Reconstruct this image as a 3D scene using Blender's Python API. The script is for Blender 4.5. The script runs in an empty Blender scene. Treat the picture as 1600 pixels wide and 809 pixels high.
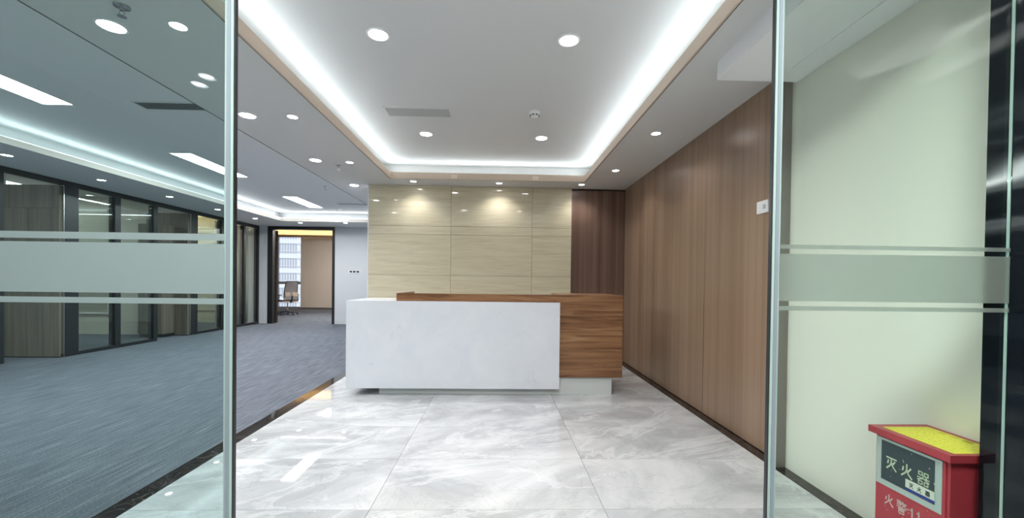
import bpy, bmesh, math, random
from mathutils import Matrix, Vector

random.seed(7)
S = bpy.context.scene
COL = S.collection

# ------------------------------------------------------------------ camera
FPX, CX, CY = 636.0, 796.3, 447.5
R0 = (0.9995758917363429, -0.02639265676859072, 0.01230708447156517)
R1 = (0.01200819892155494, -0.011453324977667673, -0.999862302772545)
R2 = (0.026529979610908958, 0.9995860388258988, -0.011131539255352733)
cam_d = bpy.data.cameras.new('camera')
cam = bpy.data.objects.new('camera', cam_d)
COL.objects.link(cam)
mw = Matrix(((R0[0], -R1[0], -R2[0], 0.0),
             (R0[1], -R1[1], -R2[1], 0.0),
             (R0[2], -R1[2], -R2[2], 1.16),
             (0, 0, 0, 1)))
cam.matrix_world = mw
cam_d.sensor_fit = 'HORIZONTAL'
cam_d.sensor_width = 36.0
cam_d.lens = FPX / 1600 * 36
cam_d.shift_x = (800 - CX) / 1600
cam_d.shift_y = (CY - 404.5) / 1600
cam_d.clip_start = 0.02
cam_d.clip_end = 500
S.camera = cam

# ------------------------------------------------------------------ exposure and world
S.view_settings.view_transform = 'Standard'
S.view_settings.look = 'None'
S.view_settings.gamma = 1.0
S.view_settings.use_curve_mapping = False
S.view_settings.exposure = 0.75
try:
    S.cycles.max_bounces = 10
    S.cycles.transparent_max_bounces = 24
    S.cycles.sample_clamp_indirect = 6
    S.cycles.caustics_reflective = False
except Exception:
    pass

W = bpy.data.worlds.new('sky')
S.world = W
W.use_nodes = True
nt = W.node_tree
bg = nt.nodes['Background']
bg.inputs['Color'].default_value = (0.80, 0.88, 1.0, 1)
bg.inputs['Strength'].default_value = 0.75

# light levels (watts)
P_DOWN_BIG, P_DOWN_SMALL, P_PANEL = 22.0, 8.5, 42.0
P_COVE = 1.2       # watts per metre of LED strip
P_LOBBY_FILL = 30.0  # fill panels added in the unseen lobby

sun_d = bpy.data.lights.new('sun', 'SUN')
sun_d.energy = 0.9
sun_d.angle = 0.01
sun = bpy.data.objects.new('sun', sun_d)
COL.objects.link(sun)
sun.rotation_euler = (math.radians(50), 0, math.radians(-25))

# ------------------------------------------------------------------ materials
def newmat(name):
    m = bpy.data.materials.new(name)
    m.use_nodes = True
    n = m.node_tree.nodes
    return m, m.node_tree, n['Principled BSDF']

def setp(b, **k):
    for a, v in k.items():
        a = a.replace('_', ' ')
        if a in b.inputs:
            b.inputs[a].default_value = v

def rgba(c):
    return (c[0], c[1], c[2], 1)

def plain(name, c, rough=0.5, metal=0.0, spec=0.5, bump=0.0, bscale=80.0, var=0.0):
    m, t, b = newmat(name)
    b.inputs['Base Color'].default_value = rgba(c)
    b.inputs['Roughness'].default_value = rough
    b.inputs['Metallic'].default_value = metal
    b.inputs['Specular IOR Level'].default_value = spec
    if bump > 0 or var > 0:
        tc = t.nodes.new('ShaderNodeTexCoord')
        nz = t.nodes.new('ShaderNodeTexNoise')
        nz.inputs['Scale'].default_value = bscale
        nz.inputs['Detail'].default_value = 4
        t.links.new(tc.outputs['Object'], nz.inputs['Vector'])
        if bump > 0:
            bp = t.nodes.new('ShaderNodeBump')
            bp.inputs['Strength'].default_value = bump
            bp.inputs['Distance'].default_value = 0.002
            t.links.new(nz.outputs['Fac'], bp.inputs['Height'])
            t.links.new(bp.outputs['Normal'], b.inputs['Normal'])
        if var > 0:
            mx = t.nodes.new('ShaderNodeMix')
            mx.data_type = 'RGBA'
            mx.inputs[6].default_value = rgba([x * (1 - var) for x in c])
            mx.inputs[7].default_value = rgba([min(1, x * (1 + var)) for x in c])
            t.links.new(nz.outputs['Fac'], mx.inputs[0])
            t.links.new(mx.outputs[2], b.inputs['Base Color'])
    return m

def emit(name, c, s):
    m, t, b = newmat(name)
    b.inputs['Base Color'].default_value = (0.8, 0.8, 0.8, 1)
    b.inputs['Emission Color'].default_value = rgba(c)
    b.inputs['Emission Strength'].default_value = s
    return m

def coords(t, scale=(1, 1, 1), rnd=0.0, rot=(0, 0, 0)):
    tc = t.nodes.new('ShaderNodeTexCoord')
    mp = t.nodes.new('ShaderNodeMapping')
    mp.inputs['Scale'].default_value = scale
    src = tc.outputs['Object']
    if rnd:
        oi = t.nodes.new('ShaderNodeObjectInfo')
        mu = t.nodes.new('ShaderNodeMath'); mu.operation = 'MULTIPLY'
        mu.inputs[1].default_value = rnd
        t.links.new(oi.outputs['Random'], mu.inputs[0])
        ad = t.nodes.new('ShaderNodeVectorMath'); ad.operation = 'ADD'
        t.links.new(src, ad.inputs[0]); t.links.new(mu.outputs[0], ad.inputs[1])
        src = ad.outputs[0]
    if any(rot):                       # turn first, stretch afterwards
        m0 = t.nodes.new('ShaderNodeMapping')
        m0.inputs['Rotation'].default_value = rot
        t.links.new(src, m0.inputs['Vector'])
        src = m0.outputs['Vector']
    t.links.new(src, mp.inputs['Vector'])
    return mp.outputs['Vector']

def noise(t, vec, scale, detail=4, rough=0.5, dist=0.0):
    n = t.nodes.new('ShaderNodeTexNoise')
    n.inputs['Scale'].default_value = scale
    n.inputs['Detail'].default_value = detail
    n.inputs['Roughness'].default_value = rough
    n.inputs['Distortion'].default_value = dist
    t.links.new(vec, n.inputs['Vector'])
    return n.outputs['Fac']

def ramp(t, fac, stops):
    r = t.nodes.new('ShaderNodeValToRGB')
    el = r.color_ramp.elements
    while len(el) < len(stops):
        el.new(0.5)
    for e, (p, c) in zip(el, stops):
        e.position = p
        e.color = rgba(c)
    t.links.new(fac, r.inputs['Fac'])
    return r.outputs['Color']

def mixc(t, fac, a, b, mode='MIX'):
    mx = t.nodes.new('ShaderNodeMix')
    mx.data_type = 'RGBA'
    mx.blend_type = mode
    for sock, v in ((mx.inputs[0], fac), (mx.inputs[6], a), (mx.inputs[7], b)):
        if hasattr(v, 'is_linked'):
            t.links.new(v, sock)
        elif isinstance(v, (int, float)):
            sock.default_value = v
        else:
            sock.default_value = rgba(v)
    return mx.outputs[2]

def floor_marble():
    m, t, b = newmat('grey_cloud_marble')
    v = coords(t, (0.9, 1.5, 1), 9.0, (0, 0, math.radians(-24)))
    cloud = noise(t, v, 1.35, 10, 0.60, 0.8)
    c1 = ramp(t, cloud, [(0.28, (0.33, 0.34, 0.35)), (0.42, (0.42, 0.43, 0.44)), (0.53, (0.51, 0.52, 0.53)), (0.62, (0.575, 0.585, 0.595)), (0.75, (0.62, 0.63, 0.64))])
    v2 = coords(t, (0.6, 1.6, 1), 7.0, (0, 0, math.radians(-26)))
    vein = noise(t, v2, 1.1, 10, 0.64, 1.0)
    vr = ramp(t, vein, [(0.455, (0, 0, 0)), (0.495, (0.55, 0.55, 0.55)), (0.51, (0, 0, 0))])
    c2 = mixc(t, vr, c1, (0.66, 0.67, 0.68))
    v3 = coords(t, (1.0, 1.3, 1), 11.0, (0, 0, math.radians(20)))
    dv = noise(t, v3, 2.0, 9, 0.62, 1.2)
    dr = ramp(t, dv, [(0.478, (1, 1, 1)), (0.496, (0.86, 0.86, 0.86)), (0.50, (1, 1, 1))])
    c3 = mixc(t, 1.0, c2, dr, 'MULTIPLY')
    t.links.new(c3, b.inputs['Base Color'])
    b.inputs['Roughness'].default_value = 0.02
    b.inputs['Specular IOR Level'].default_value = 0.55
    nb = noise(t, coords(t), 3.0, 2)
    bp = t.nodes.new('ShaderNodeBump')
    bp.inputs['Strength'].default_value = 0.02
    bp.inputs['Distance'].default_value = 0.01
    t.links.new(nb, bp.inputs['Height'])
    t.links.new(bp.outputs['Normal'], b.inputs['Normal'])
    return m

def wall_marble():
    m, t, b = newmat('beige_wavy_marble')
    v = coords(t, (0.55, 1, 7.0), 30.0)
    n1 = noise(t, v, 2.6, 7, 0.55, 0.9)
    c1 = ramp(t, n1, [(0.30, (0.60, 0.54, 0.385)), (0.48, (0.64, 0.585, 0.425)), (0.62, (0.665, 0.61, 0.455)), (0.8, (0.72, 0.67, 0.52))])
    v2 = coords(t, (1.1, 1, 26.0), 17.0)
    n2 = noise(t, v2, 2.2, 5, 0.55, 0.8)
    r2 = ramp(t, n2, [(0.36, (0.90, 0.89, 0.86)), (0.5, (1, 1, 1))])
    c = mixc(t, 1.0, c1, r2, 'MULTIPLY')
    t.links.new(c, b.inputs['Base Color'])
    b.inputs['Roughness'].default_value = 0.035
    return m

def dark_marble():
    m, t, b = newmat('black_veined_marble')
    v = coords(t, (1, 1, 1), 15.0)
    n1 = noise(t, v, 7, 8, 0.65, 1.6)
    c1 = ramp(t, n1, [(0.0, (0.012, 0.009, 0.008)), (0.492, (0.016, 0.013, 0.013)), (0.5, (0.20, 0.16, 0.13)), (0.506, (0.016, 0.013, 0.013)), (1.0, (0.03, 0.02, 0.018))])
    t.links.new(c1, b.inputs['Base Color'])
    b.inputs['Roughness'].default_value = 0.08
    return m

def laminate(name, cd, cm, cl, sc=(26, 26, 0.35), rough=0.36, rnd=9.0, spec=0.5):
    """wood laminate with a straight vertical grain"""
    m, t, b = newmat(name)
    v = coords(t, sc, rnd)
    n1 = noise(t, v, 1.0, 5, 0.6, 0.15)
    c1 = ramp(t, n1, [(0.28, cd), (0.5, cm), (0.72, cl)])
    v2 = coords(t, (sc[0] * 6, sc[1] * 6, sc[2] * 2.2), rnd)
    n2 = noise(t, v2, 1.0, 3, 0.6)
    r2 = ramp(t, n2, [(0.3, (0.88, 0.87, 0.86)), (0.6, (1, 1, 1))])
    c = mixc(t, 1.0, c1, r2, 'MULTIPLY')
    t.links.new(c, b.inputs['Base Color'])
    b.inputs['Roughness'].default_value = rough
    b.inputs['Specular IOR Level'].default_value = spec
    return m

def desk_wood():
    m, t, b = newmat('walnut_laminate')
    v = coords(t, (0.8, 8, 13), 25.0)
    n1 = noise(t, v, 1.6, 8, 0.66, 1.0)
    c1 = ramp(t, n1, [(0.30, (0.085, 0.032, 0.012)), (0.43, (0.19, 0.085, 0.036)), (0.54, (0.28, 0.140, 0.064)), (0.62, (0.33, 0.175, 0.085)), (0.75, (0.46, 0.27, 0.15))])
    v2 = coords(t, (1.6, 70, 95), 25.0)
    n2 = noise(t, v2, 1.0, 3, 0.6)
    r2 = ramp(t, n2, [(0.34, (0.72, 0.68, 0.64)), (0.6, (1, 1, 1))])
    c = mixc(t, 1.0, c1, r2, 'MULTIPLY')
    t.links.new(c, b.inputs['Base Color'])
    b.inputs['Roughness'].default_value = 0.3
    return m

def carpet_mat():
    m, t, b = newmat('striped_blue_grey_carpet')
    v = coords(t, (60, 2.6, 1))
    n1 = noise(t, v, 1.0, 6, 0.65, 0.1)
    c1 = ramp(t, n1, [(0.22, (0.060, 0.070, 0.088)), (0.45, (0.105, 0.118, 0.142)), (0.58, (0.145, 0.160, 0.186)), (0.8, (0.27, 0.285, 0.315))])
    n2 = noise(t, coords(t, (1, 0.6, 1)), 150, 2, 0.7)
    r2 = ramp(t, n2, [(0.3, (0.6, 0.6, 0.6)), (0.68, (1.3, 1.3, 1.3))])
    c = mixc(t, 1.0, c1, r2, 'MULTIPLY')
    t.links.new(c, b.inputs['Base Color'])
    b.inputs['Roughness'].default_value = 0.95
    b.inputs['Specular IOR Level'].default_value = 0.1
    bp = t.nodes.new('ShaderNodeBump')
    bp.inputs['Strength'].default_value = 0.5
    bp.inputs['Distance'].default_value = 0.004
    t.links.new(n2, bp.inputs['Height'])
    t.links.new(bp.outputs['Normal'], b.inputs['Normal'])
    return m

def stone_white():
    m, t, b = newmat('white_engineered_stone')
    v = coords(t, (1, 1, 1), 0, (0.0, 0.6, 0.3))
    n1 = noise(t, v, 2.6, 8, 0.6, 1.0)
    c1 = ramp(t, n1, [(0.3, (0.60, 0.63, 0.68)), (0.5, (0.635, 0.66, 0.705)), (0.7, (0.67, 0.69, 0.73))])
    n2 = noise(t, coords(t, (1.6, 1, 1), 0, (0.3, -0.7, 0.0)), 1.7, 9, 0.6, 2.0)
    vr = ramp(t, n2, [(0.345, (0, 0, 0)), (0.36, (0.35, 0.35, 0.35)), (0.37, (0, 0, 0))])
    c = mixc(t, vr, c1, (0.44, 0.46, 0.50))
    t.links.new(c, b.inputs['Base Color'])
    b.inputs['Roughness'].default_value = 0.22
    return m

def pane_mat(name, tint, refl=1.0):
    """clear glass: tinted see-through with a Fresnel reflection"""
    m = bpy.data.materials.new(name)
    m.use_nodes = True
    t = m.node_tree
    t.nodes.clear()
    out = t.nodes.new('ShaderNodeOutputMaterial')
    tr = t.nodes.new('ShaderNodeBsdfTransparent')
    tr.inputs['Color'].default_value = rgba(tint)
    gl = t.nodes.new('ShaderNodeBsdfGlossy')
    gl.inputs['Roughness'].default_value = 0.01
    fr = t.nodes.new('ShaderNodeFresnel')
    ge = t.nodes.new('ShaderNodeNewGeometry')      # same outside reflection on the pane's back face
    mr = t.nodes.new('ShaderNodeMapRange')
    mr.inputs['To Min'].default_value = 1.45
    mr.inputs['To Max'].default_value = 1 / 1.45
    t.links.new(ge.outputs['Backfacing'], mr.inputs['Value'])
    t.links.new(mr.outputs[0], fr.inputs['IOR'])
    mu = t.nodes.new('ShaderNodeMath'); mu.operation = 'MULTIPLY'
    mu.inputs[1].default_value = refl
    mx = t.nodes.new('ShaderNodeMixShader')
    t.links.new(fr.outputs[0], mu.inputs[0])
    t.links.new(mu.outputs[0], mx.inputs[0])
    t.links.new(tr.outputs[0], mx.inputs[1])
    t.links.new(gl.outputs[0], mx.inputs[2])
    t.links.new(mx.outputs[0], out.inputs['Surface'])
    return m

def frost_mat(name, col, clear):
    m = bpy.data.materials.new(name)
    m.use_nodes = True
    t = m.node_tree
    t.nodes.clear()
    out = t.nodes.new('ShaderNodeOutputMaterial')
    df = t.nodes.new('ShaderNodeBsdfDiffuse'); df.inputs['Color'].default_value = rgba(col)
    tl = t.nodes.new('ShaderNodeBsdfTranslucent'); tl.inputs['Color'].default_value = rgba(col)
    rf = t.nodes.new('ShaderNodeBsdfRefraction')
    rf.inputs['Color'].default_value = (0.85, 0.92, 0.9, 1)
    rf.inputs['Roughness'].default_value = 0.45
    rf.inputs['IOR'].default_value = 1.12
    m1 = t.nodes.new('ShaderNodeMixShader'); m1.inputs[0].default_value = 0.5
    m2 = t.nodes.new('ShaderNodeMixShader'); m2.inputs[0].default_value = clear
    t.links.new(df.outputs[0], m1.inputs[1]); t.links.new(tl.outputs[0], m1.inputs[2])
    t.links.new(m1.outputs[0], m2.inputs[1]); t.links.new(rf.outputs[0], m2.inputs[2])
    t.links.new(m2.outputs[0], out.inputs['Surface'])
    return m

def wavy_black():
    m, t, b = newmat('black_mirror_steel')
    b.inputs['Base Color'].default_value = (0.003, 0.005, 0.008, 1)
    b.inputs['Metallic'].default_value = 0.0
    b.inputs['Specular IOR Level'].default_value = 0.38
    b.inputs['IOR'].default_value = 1.5
    b.inputs['Roughness'].default_value = 0.09
    n = noise(t, coords(t, (1, 0.35, 2.0)), 2.6, 1, 0.4, 0.2)
    bp = t.nodes.new('ShaderNodeBump')
    bp.inputs['Strength'].default_value = 0.30
    bp.inputs['Distance'].default_value = 0.05
    t.links.new(n, bp.inputs['Height'])
    t.links.new(bp.outputs['Normal'], b.inputs['Normal'])
    return m

M = dict(
    ceil=plain('ceiling_paint', (0.66, 0.665, 0.665), 0.9, spec=0.1),
    ceil2=plain('tray_ceiling_paint', (0.64, 0.65, 0.655), 0.9, spec=0.1),
    corr=plain('corridor_ceiling_paint', (0.74, 0.75, 0.76), 0.9, spec=0.1),
    lip=plain('tan_lip_trim', (0.62, 0.50, 0.40), 0.5),
    plip=plain('pale_lip_trim', (0.68, 0.64, 0.58), 0.5),
    clip=plain('pale_tan_plate', (0.75, 0.64, 0.52), 0.5),
    wall=plain('grey_white_wall_paint', (0.56, 0.58, 0.60), 0.8, spec=0.2),
    cream=plain('cream_wall_paint', (0.78, 0.77, 0.69), 0.4, spec=0.3),
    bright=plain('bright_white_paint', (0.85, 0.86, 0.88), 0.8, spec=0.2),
    lobby=plain('dark_lobby_wall', (0.20, 0.21, 0.21), 0.6),  # invented lobby, kept dark so the door glass mirrors less
    white=plain('white_plastic', (0.80, 0.80, 0.80), 0.4),
    plinth=plain('pale_plinth', (0.58, 0.61, 0.60), 0.3),
    grille=plain('grey_grille', (0.42, 0.43, 0.43), 0.6),
    dgrille=plain('dark_grille', (0.13, 0.14, 0.14), 0.6),
    black=plain('black_powder_coat', (0.012, 0.013, 0.016), 0.35),
    chrome=plain('brushed_steel', (0.55, 0.55, 0.56), 0.25, metal=1.0),
    joint=plain('dark_joint', (0.13, 0.125, 0.11), 0.9),
    wjoint=plain('wood_joint', (0.045, 0.028, 0.02), 0.9),
    fjoint=plain('floor_grout', (0.25, 0.25, 0.25), 0.9),
    floor=floor_marble(), tile=wall_marble(), dark=dark_marble(),
    wood=laminate('vertical_brown_laminate', (0.200, 0.130, 0.085), (0.265, 0.176, 0.118), (0.335, 0.230, 0.160), (9, 9, 0.10), 0.30),
    wood2=laminate('dark_brown_laminate', (0.115, 0.068, 0.050), (0.175, 0.108, 0.080), (0.23, 0.150, 0.118), (18, 18, 0.12), 0.33),
    grey_wood=laminate('grey_brown_door_laminate', (0.10, 0.088, 0.070), (0.155, 0.135, 0.108), (0.21, 0.185, 0.15), (17, 17, 0.5), 0.45),
    pilaster=plain('grey_brown_pilaster', (0.175, 0.155, 0.14), 0.4, var=0.08, bscale=6),
    desk=desk_wood(), stone=stone_white(), carpet=carpet_mat(),
    glass_l=pane_mat('greenish_door_glass', (0.80, 0.885, 0.875), 0.6),
    glass_r=pane_mat('pale_green_door_glass', (0.90, 0.955, 0.925), 0.45),
    glass_p=pane_mat('partition_glass', (0.90, 0.93, 0.91), 1.2),
    glass_w=pane_mat('window_glass', (0.93, 0.95, 0.97), 0.6),
    edge=plain('pale_green_glass_edge', (0.30, 0.41, 0.37), 0.15),
    seal=plain('grey_blue_door_seal', (0.20, 0.235, 0.27), 0.3),
    frost_l=frost_mat('frosted_film_left', (0.42, 0.49, 0.49), 0.30),
    frost_r=frost_mat('frosted_film_right', (0.44, 0.48, 0.43), 0.62),
    mirror=wavy_black(),
    red=plain('red_enamel', (0.42, 0.038, 0.055), 0.35, var=0.15, bscale=9),
    lframe=plain('label_border_grey', (0.42, 0.47, 0.45), 0.5),
    lblack=plain('label_black', (0.035, 0.05, 0.06), 0.5),
    lwhite=plain('label_white', (0.62, 0.64, 0.55), 0.5),
    lyellow=plain('yellow_notice', (0.78, 0.70, 0.06), 0.45, var=0.08, bscale=12),
    lblue=plain('label_blue', (0.03, 0.04, 0.22), 0.5),
    lglyph=plain('pale_green_lettering', (0.55, 0.62, 0.45), 0.5),
    chalk=plain('worn_white_paint', (0.62, 0.50, 0.48), 0.6),
    olive=plain('faded_notice_print', (0.60, 0.53, 0.05), 0.6),
    led_tube=emit('led_strip_glow', (0.92, 1.0, 1.0), 6.0),
    lens=emit('downlight_lens', (1.0, 0.97, 0.99), 18.0),
    panel=emit('panel_diffuser', (0.96, 0.98, 1.0), 9.0),
    warm=emit('warm_strip_glow', (1.0, 0.62, 0.25), 8.0),
    blind=plain('beige_roller_blind', (0.42, 0.36, 0.30), 0.8),
    slat=plain('pale_blind_slat', (0.66, 0.67, 0.60), 0.6),
    office=plain('office_wall_paint', (0.55, 0.53, 0.48), 0.8),
    brown=plain('brown_pelmet', (0.20, 0.13, 0.09), 0.6),
    frame_g=plain('grey_window_frame', (0.17, 0.165, 0.17), 0.5),
    concrete=plain('pale_facade', (0.80, 0.79, 0.78), 0.8),
    fwin=plain('facade_window_dark', (0.46, 0.47, 0.50), 0.4),
    chair_b=plain('chair_black_plastic', (0.02, 0.022, 0.035), 0.4),
    chair_m=plain('chair_grey_mesh', (0.16, 0.15, 0.15), 0.8, bump=0.4, bscale=300),
    chair_t=plain('chair_tan_pad', (0.32, 0.26, 0.21), 0.8),
    chair_c=plain('chair_cream_fabric', (0.45, 0.44, 0.38), 0.85),
    desk_top=plain('office_table_top', (0.30, 0.28, 0.26), 0.5),
)

# ------------------------------------------------------------------ mesh helpers
class MB:
    """collects shapes, links them as ONE mesh object"""
    def __init__(self):
        self.bm = bmesh.new()

    def box(self, x0, x1, y0, y1, z0, z1):
        vs = [self.bm.verts.new(p) for p in ((x0, y0, z0), (x1, y0, z0), (x1, y1, z0), (x0, y1, z0),
                                             (x0, y0, z1), (x1, y0, z1), (x1, y1, z1), (x0, y1, z1))]
        for f in ((0, 3, 2, 1), (4, 5, 6, 7), (0, 1, 5, 4), (1, 2, 6, 5), (2, 3, 7, 6), (3, 0, 4, 7)):
            self.bm.faces.new([vs[i] for i in f])
        return self

    def prism(self, pts, d):
        """closed polygon (3-D points) extruded by vector d"""
        d = Vector(d)
        a = [self.bm.verts.new(p) for p in pts]
        b = [self.bm.verts.new(Vector(p) + d) for p in pts]
        n = len(pts)
        self.bm.faces.new(a[::-1]); self.bm.faces.new(b)
        for i in range(n):
            self.bm.faces.new((a[i], a[(i + 1) % n], b[(i + 1) % n], b[i]))
        return self

    def lathe(self, prof, c=(0, 0, 0), n=24, axis='Z'):
        """profile [(r, z)...] turned about a vertical axis through c"""
        rings = []
        for r, z in prof:
            ring = []
            for i in range(n):
                a = 2 * math.pi * i / n
                p = (r * math.cos(a), r * math.sin(a), z)
                if axis == 'Y':
                    p = (p[0], p[2], p[1])
                elif axis == 'X':
                    p = (p[2], p[0], p[1])
                ring.append(self.bm.verts.new((p[0] + c[0], p[1] + c[1], p[2] + c[2])))
            rings.append(ring)
        for a, b in zip(rings, rings[1:]):
            for i in range(n):
                self.bm.faces.new((a[i], a[(i + 1) % n], b[(i + 1) % n], b[i]))
        self.bm.faces.new(rings[0][::-1])
        self.bm.faces.new(rings[-1])
        return self

    def tube(self, pts, r, n=8):
        pts = [Vector(p) for p in pts]
        rings = []
        for i, p in enumerate(pts):
            d = (pts[min(i + 1, len(pts) - 1)] - pts[max(i - 1, 0)]).normalized()
            u = d.cross(Vector((0, 0, 1)))
            if u.length < 1e-3:
                u = d.cross(Vector((1, 0, 0)))
            u.normalize(); w = d.cross(u)
            rr = r[i] if isinstance(r, (list, tuple)) else r
            rings.append([self.bm.verts.new(p + u * rr * math.cos(2 * math.pi * k / n) + w * rr * math.sin(2 * math.pi * k / n)) for k in range(n)])
        for a, b in zip(rings, rings[1:]):
            for i in range(n):
                self.bm.faces.new((a[i], a[(i + 1) % n], b[(i + 1) % n], b[i]))
        self.bm.faces.new(rings[0][::-1]); self.bm.faces.new(rings[-1])
        return self

    def grid(self, fn, nu, nv, th):
        """curved sheet fn(u,v) -> point, thickened along y by th"""
        A = [[self.bm.verts.new(fn(i / nu, j / nv)) for j in range(nv + 1)] for i in range(nu + 1)]
        B = [[self.bm.verts.new(Vector(fn(i / nu, j / nv)) + Vector(th)) for j in range(nv + 1)] for i in range(nu + 1)]
        for i in range(nu):
            for j in range(nv):
                self.bm.faces.new((A[i][j], A[i + 1][j], A[i + 1][j + 1], A[i][j + 1]))
                self.bm.faces.new((B[i][j], B[i][j + 1], B[i + 1][j + 1], B[i + 1][j]))
        for i in range(nu):
            self.bm.faces.new((A[i][0], B[i][0], B[i + 1][0], A[i + 1][0]))
            self.bm.faces.new((A[i][nv], A[i + 1][nv], B[i + 1][nv], B[i][nv]))
        for j in range(nv):
            self.bm.faces.new((A[0][j], A[0][j + 1], B[0][j + 1], B[0][j]))
            self.bm.faces.new((A[nu][j], B[nu][j], B[nu][j + 1], A[nu][j + 1]))
        return self

    def build(self, name, mat, parent=None, bevel=0.0, smooth=False, loc=None, kind=None):
        bm = self.bm
        if bevel:
            es = [e for e in bm.edges if len(e.link_faces) == 2 and e.calc_face_angle(0) > 0.6]
            bmesh.ops.bevel(bm, geom=es, offset=bevel, segments=2, profile=0.5, affect='EDGES')
        bmesh.ops.recalc_face_normals(bm, faces=bm.faces)
        base = Vector(loc) if loc is not None else (Vector((0, 0, 0)) if parent is None else None)
        if loc is not None:
            bmesh.ops.translate(bm, verts=bm.verts, vec=-base)
        me = bpy.data.meshes.new(name)
        bm.to_mesh(me); bm.free()
        me.materials.append(mat)
        if smooth:
            for p in me.polygons:
                p.use_smooth = True
            try:
                me.set_sharp_from_angle(angle=0.7)
            except Exception:
                pass
        o = bpy.data.objects.new(name, me)
        COL.objects.link(o)
        if loc is not None:
            o.location = base
        if parent is not None:
            o.parent = parent
            if loc is None:
                pass
        if kind:
            o['kind'] = kind
        return o

def B(name, mat, x0, x1, y0, y1, z0, z1, parent=None, bevel=0.0, kind=None):
    """box whose origin is its own base centre; under a parent the coordinates are the parent's"""
    return MB().box(x0, x1, y0, y1, z0, z1).build(name, mat, parent, bevel, loc=((x0 + x1) / 2, (y0 + y1) / 2, z0), kind=kind)

def tag(o, label=None, cat=None, group=None, kind=None):
    if label: o['label'] = label
    if cat: o['category'] = cat
    if group: o['group'] = group
    if kind: o['kind'] = kind
    return o

def thing(name, label, cat, loc=(0, 0, 0), rz=0.0, group=None, kind=None):
    o = bpy.data.objects.new(name, None)
    o.empty_display_size = 0.1
    COL.objects.link(o)
    o.location = loc
    o.rotation_euler = (0, 0, rz)
    return tag(o, label, cat, group, kind)

def dup(root, loc, rz=0.0, label=None):
    r = root.copy(); COL.objects.link(r)
    r.location = loc; r.rotation_euler = (0, 0, rz)
    if label: r['label'] = label
    def kids(a, b):
        for ch in [c for c in list(COL.objects) if c.parent == a]:
            c = ch.copy(); COL.objects.link(c); c.parent = b
            kids(ch, c)
    kids(root, r)
    return r

def light(name, kind, loc, energy, color=(1, 1, 1), size=(0.1, 0.1), rot=(0, 0, 0), parent=None, spot=None, spread=None):
    d = bpy.data.lights.new(name, kind)
    d.energy = energy
    d.color = color
    if kind == 'AREA':
        d.shape = 'RECTANGLE'
        d.size, d.size_y = size
        if spread: d.spread = spread
    if kind == 'SPOT':
        d.spot_size = spot or 2.2
        d.spot_blend = 0.8
        d.shadow_soft_size = size[0]
    o = bpy.data.objects.new(name, d)
    COL.objects.link(o)
    o.location = loc
    o.rotation_euler = rot
    if parent: o.parent = parent
    return o

# ------------------------------------------------------------------ key dimensions (metres)
HS, HU = 2.54, 2.76                 # soffit and raised ceiling
XR = 1.84                           # right wall
YW = 5.93                           # marble feature wall
XL0, XL1 = -1.95, -1.835            # dark border strip between carpet and marble
XP = -6.25                          # glass partition
YE = 10.78                          # end wall
SEAM = -2.42
TX0, TX1, TY0, TY1 = -1.475, 1.15, 1.62, 5.54   # opening of the foyer tray
CX0, CY1 = -5.16, 9.80              # lip of the corridor cove
YD = 1.29                           # sliding doors

# ------------------------------------------------------------------ floors
fl = B('floor', M['fjoint'], XL1, 2.0, -2.4, YW + 0.12, -0.06, -0.006, kind='structure')
tag(fl, 'polished grey clouded marble tile floor of the foyer')
g = 0.0012
xs = [XL1, -0.64, 0.555, 1.757]
tid = 0
y = 2.063 - 0.594 * 7
while y < YW + 0.02:
    y1 = min(y + 0.594, YW + 0.1)
    for a, b_ in zip(xs, xs[1:]):
        o = MB().box(a + g, b_ - g, y + g, y1 - g, -0.006, 0.0).build('tile', M['floor'], fl, loc=((a + b_) / 2, (y + y1) / 2, -0.006))
        o.location = Vector(o.location) - Vector(fl.location)
    y += 0.594

def reparent(o, p):
    o.parent = p
    o.location = Vector(o.location) - Vector(p.location)

for (xa, xb, ya, yb) in ((1.758, 2.0, -2.4, YW + 0.1), ):
    y = ya
    while y < yb:
        o = B('border_strip', M['dark'], xa + g, xb, y + g, min(y + 0.8, yb) - g, -0.006, 0.0005)
        reparent(o, fl); y += 0.8
y = -2.4
while y < YW:
    o = B('border_strip', M['dark'], XL0, XL1 - g, y + g, min(y + 0.8, YW) - g, -0.006, 0.0005)
    reparent(o, fl); y += 0.8

cf = B('carpet_floor', M['carpet'], -10.2, XL0, 1.1, 15.0, -0.06, 0.0, kind='structure')
tag(cf, 'blue grey streaked carpet running down the corridor and into the offices')

# ------------------------------------------------------------------ right wall: wood laminate panels, pilaster, cream wall
wr = B('wall_right', M['wjoint'], XR + 0.02, XR + 0.2, 2.56, YW + 0.14, 0.0, 2.9, kind='structure')
tag(wr, 'right wall clad in vertical grained brown laminate panels')
ys = [2.585, 3.60, 4.787, YW + 0.02]
for a, b_ in zip(ys, ys[1:]):
    o = B('wood_panel', M['wood'], XR, XR + 0.02, a + 0.0025, b_ - 0.0025, 0.008, HS, bevel=0.0015)
    reparent(o, wr)
for yj in ys[1:3]:
    o = B('joint_strip', M['chrome'], XR - 0.0008, XR + 0.02, yj - 0.0018, yj + 0.0018, 0.008, HS)
    reparent(o, wr)
tag(B('trim_1', M['pilaster'], 1.77, XR + 0.02, 2.535, 2.575, 0.0, 2.6, kind='structure'), 'narrow grey brown end pilaster of the laminate wall')
tag(B('wall_right', M['cream'], XR, XR + 0.2, -2.6, 2.535, 0.0, 2.9, kind='structure'), 'plain cream wall seen through the right glass door')

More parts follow.
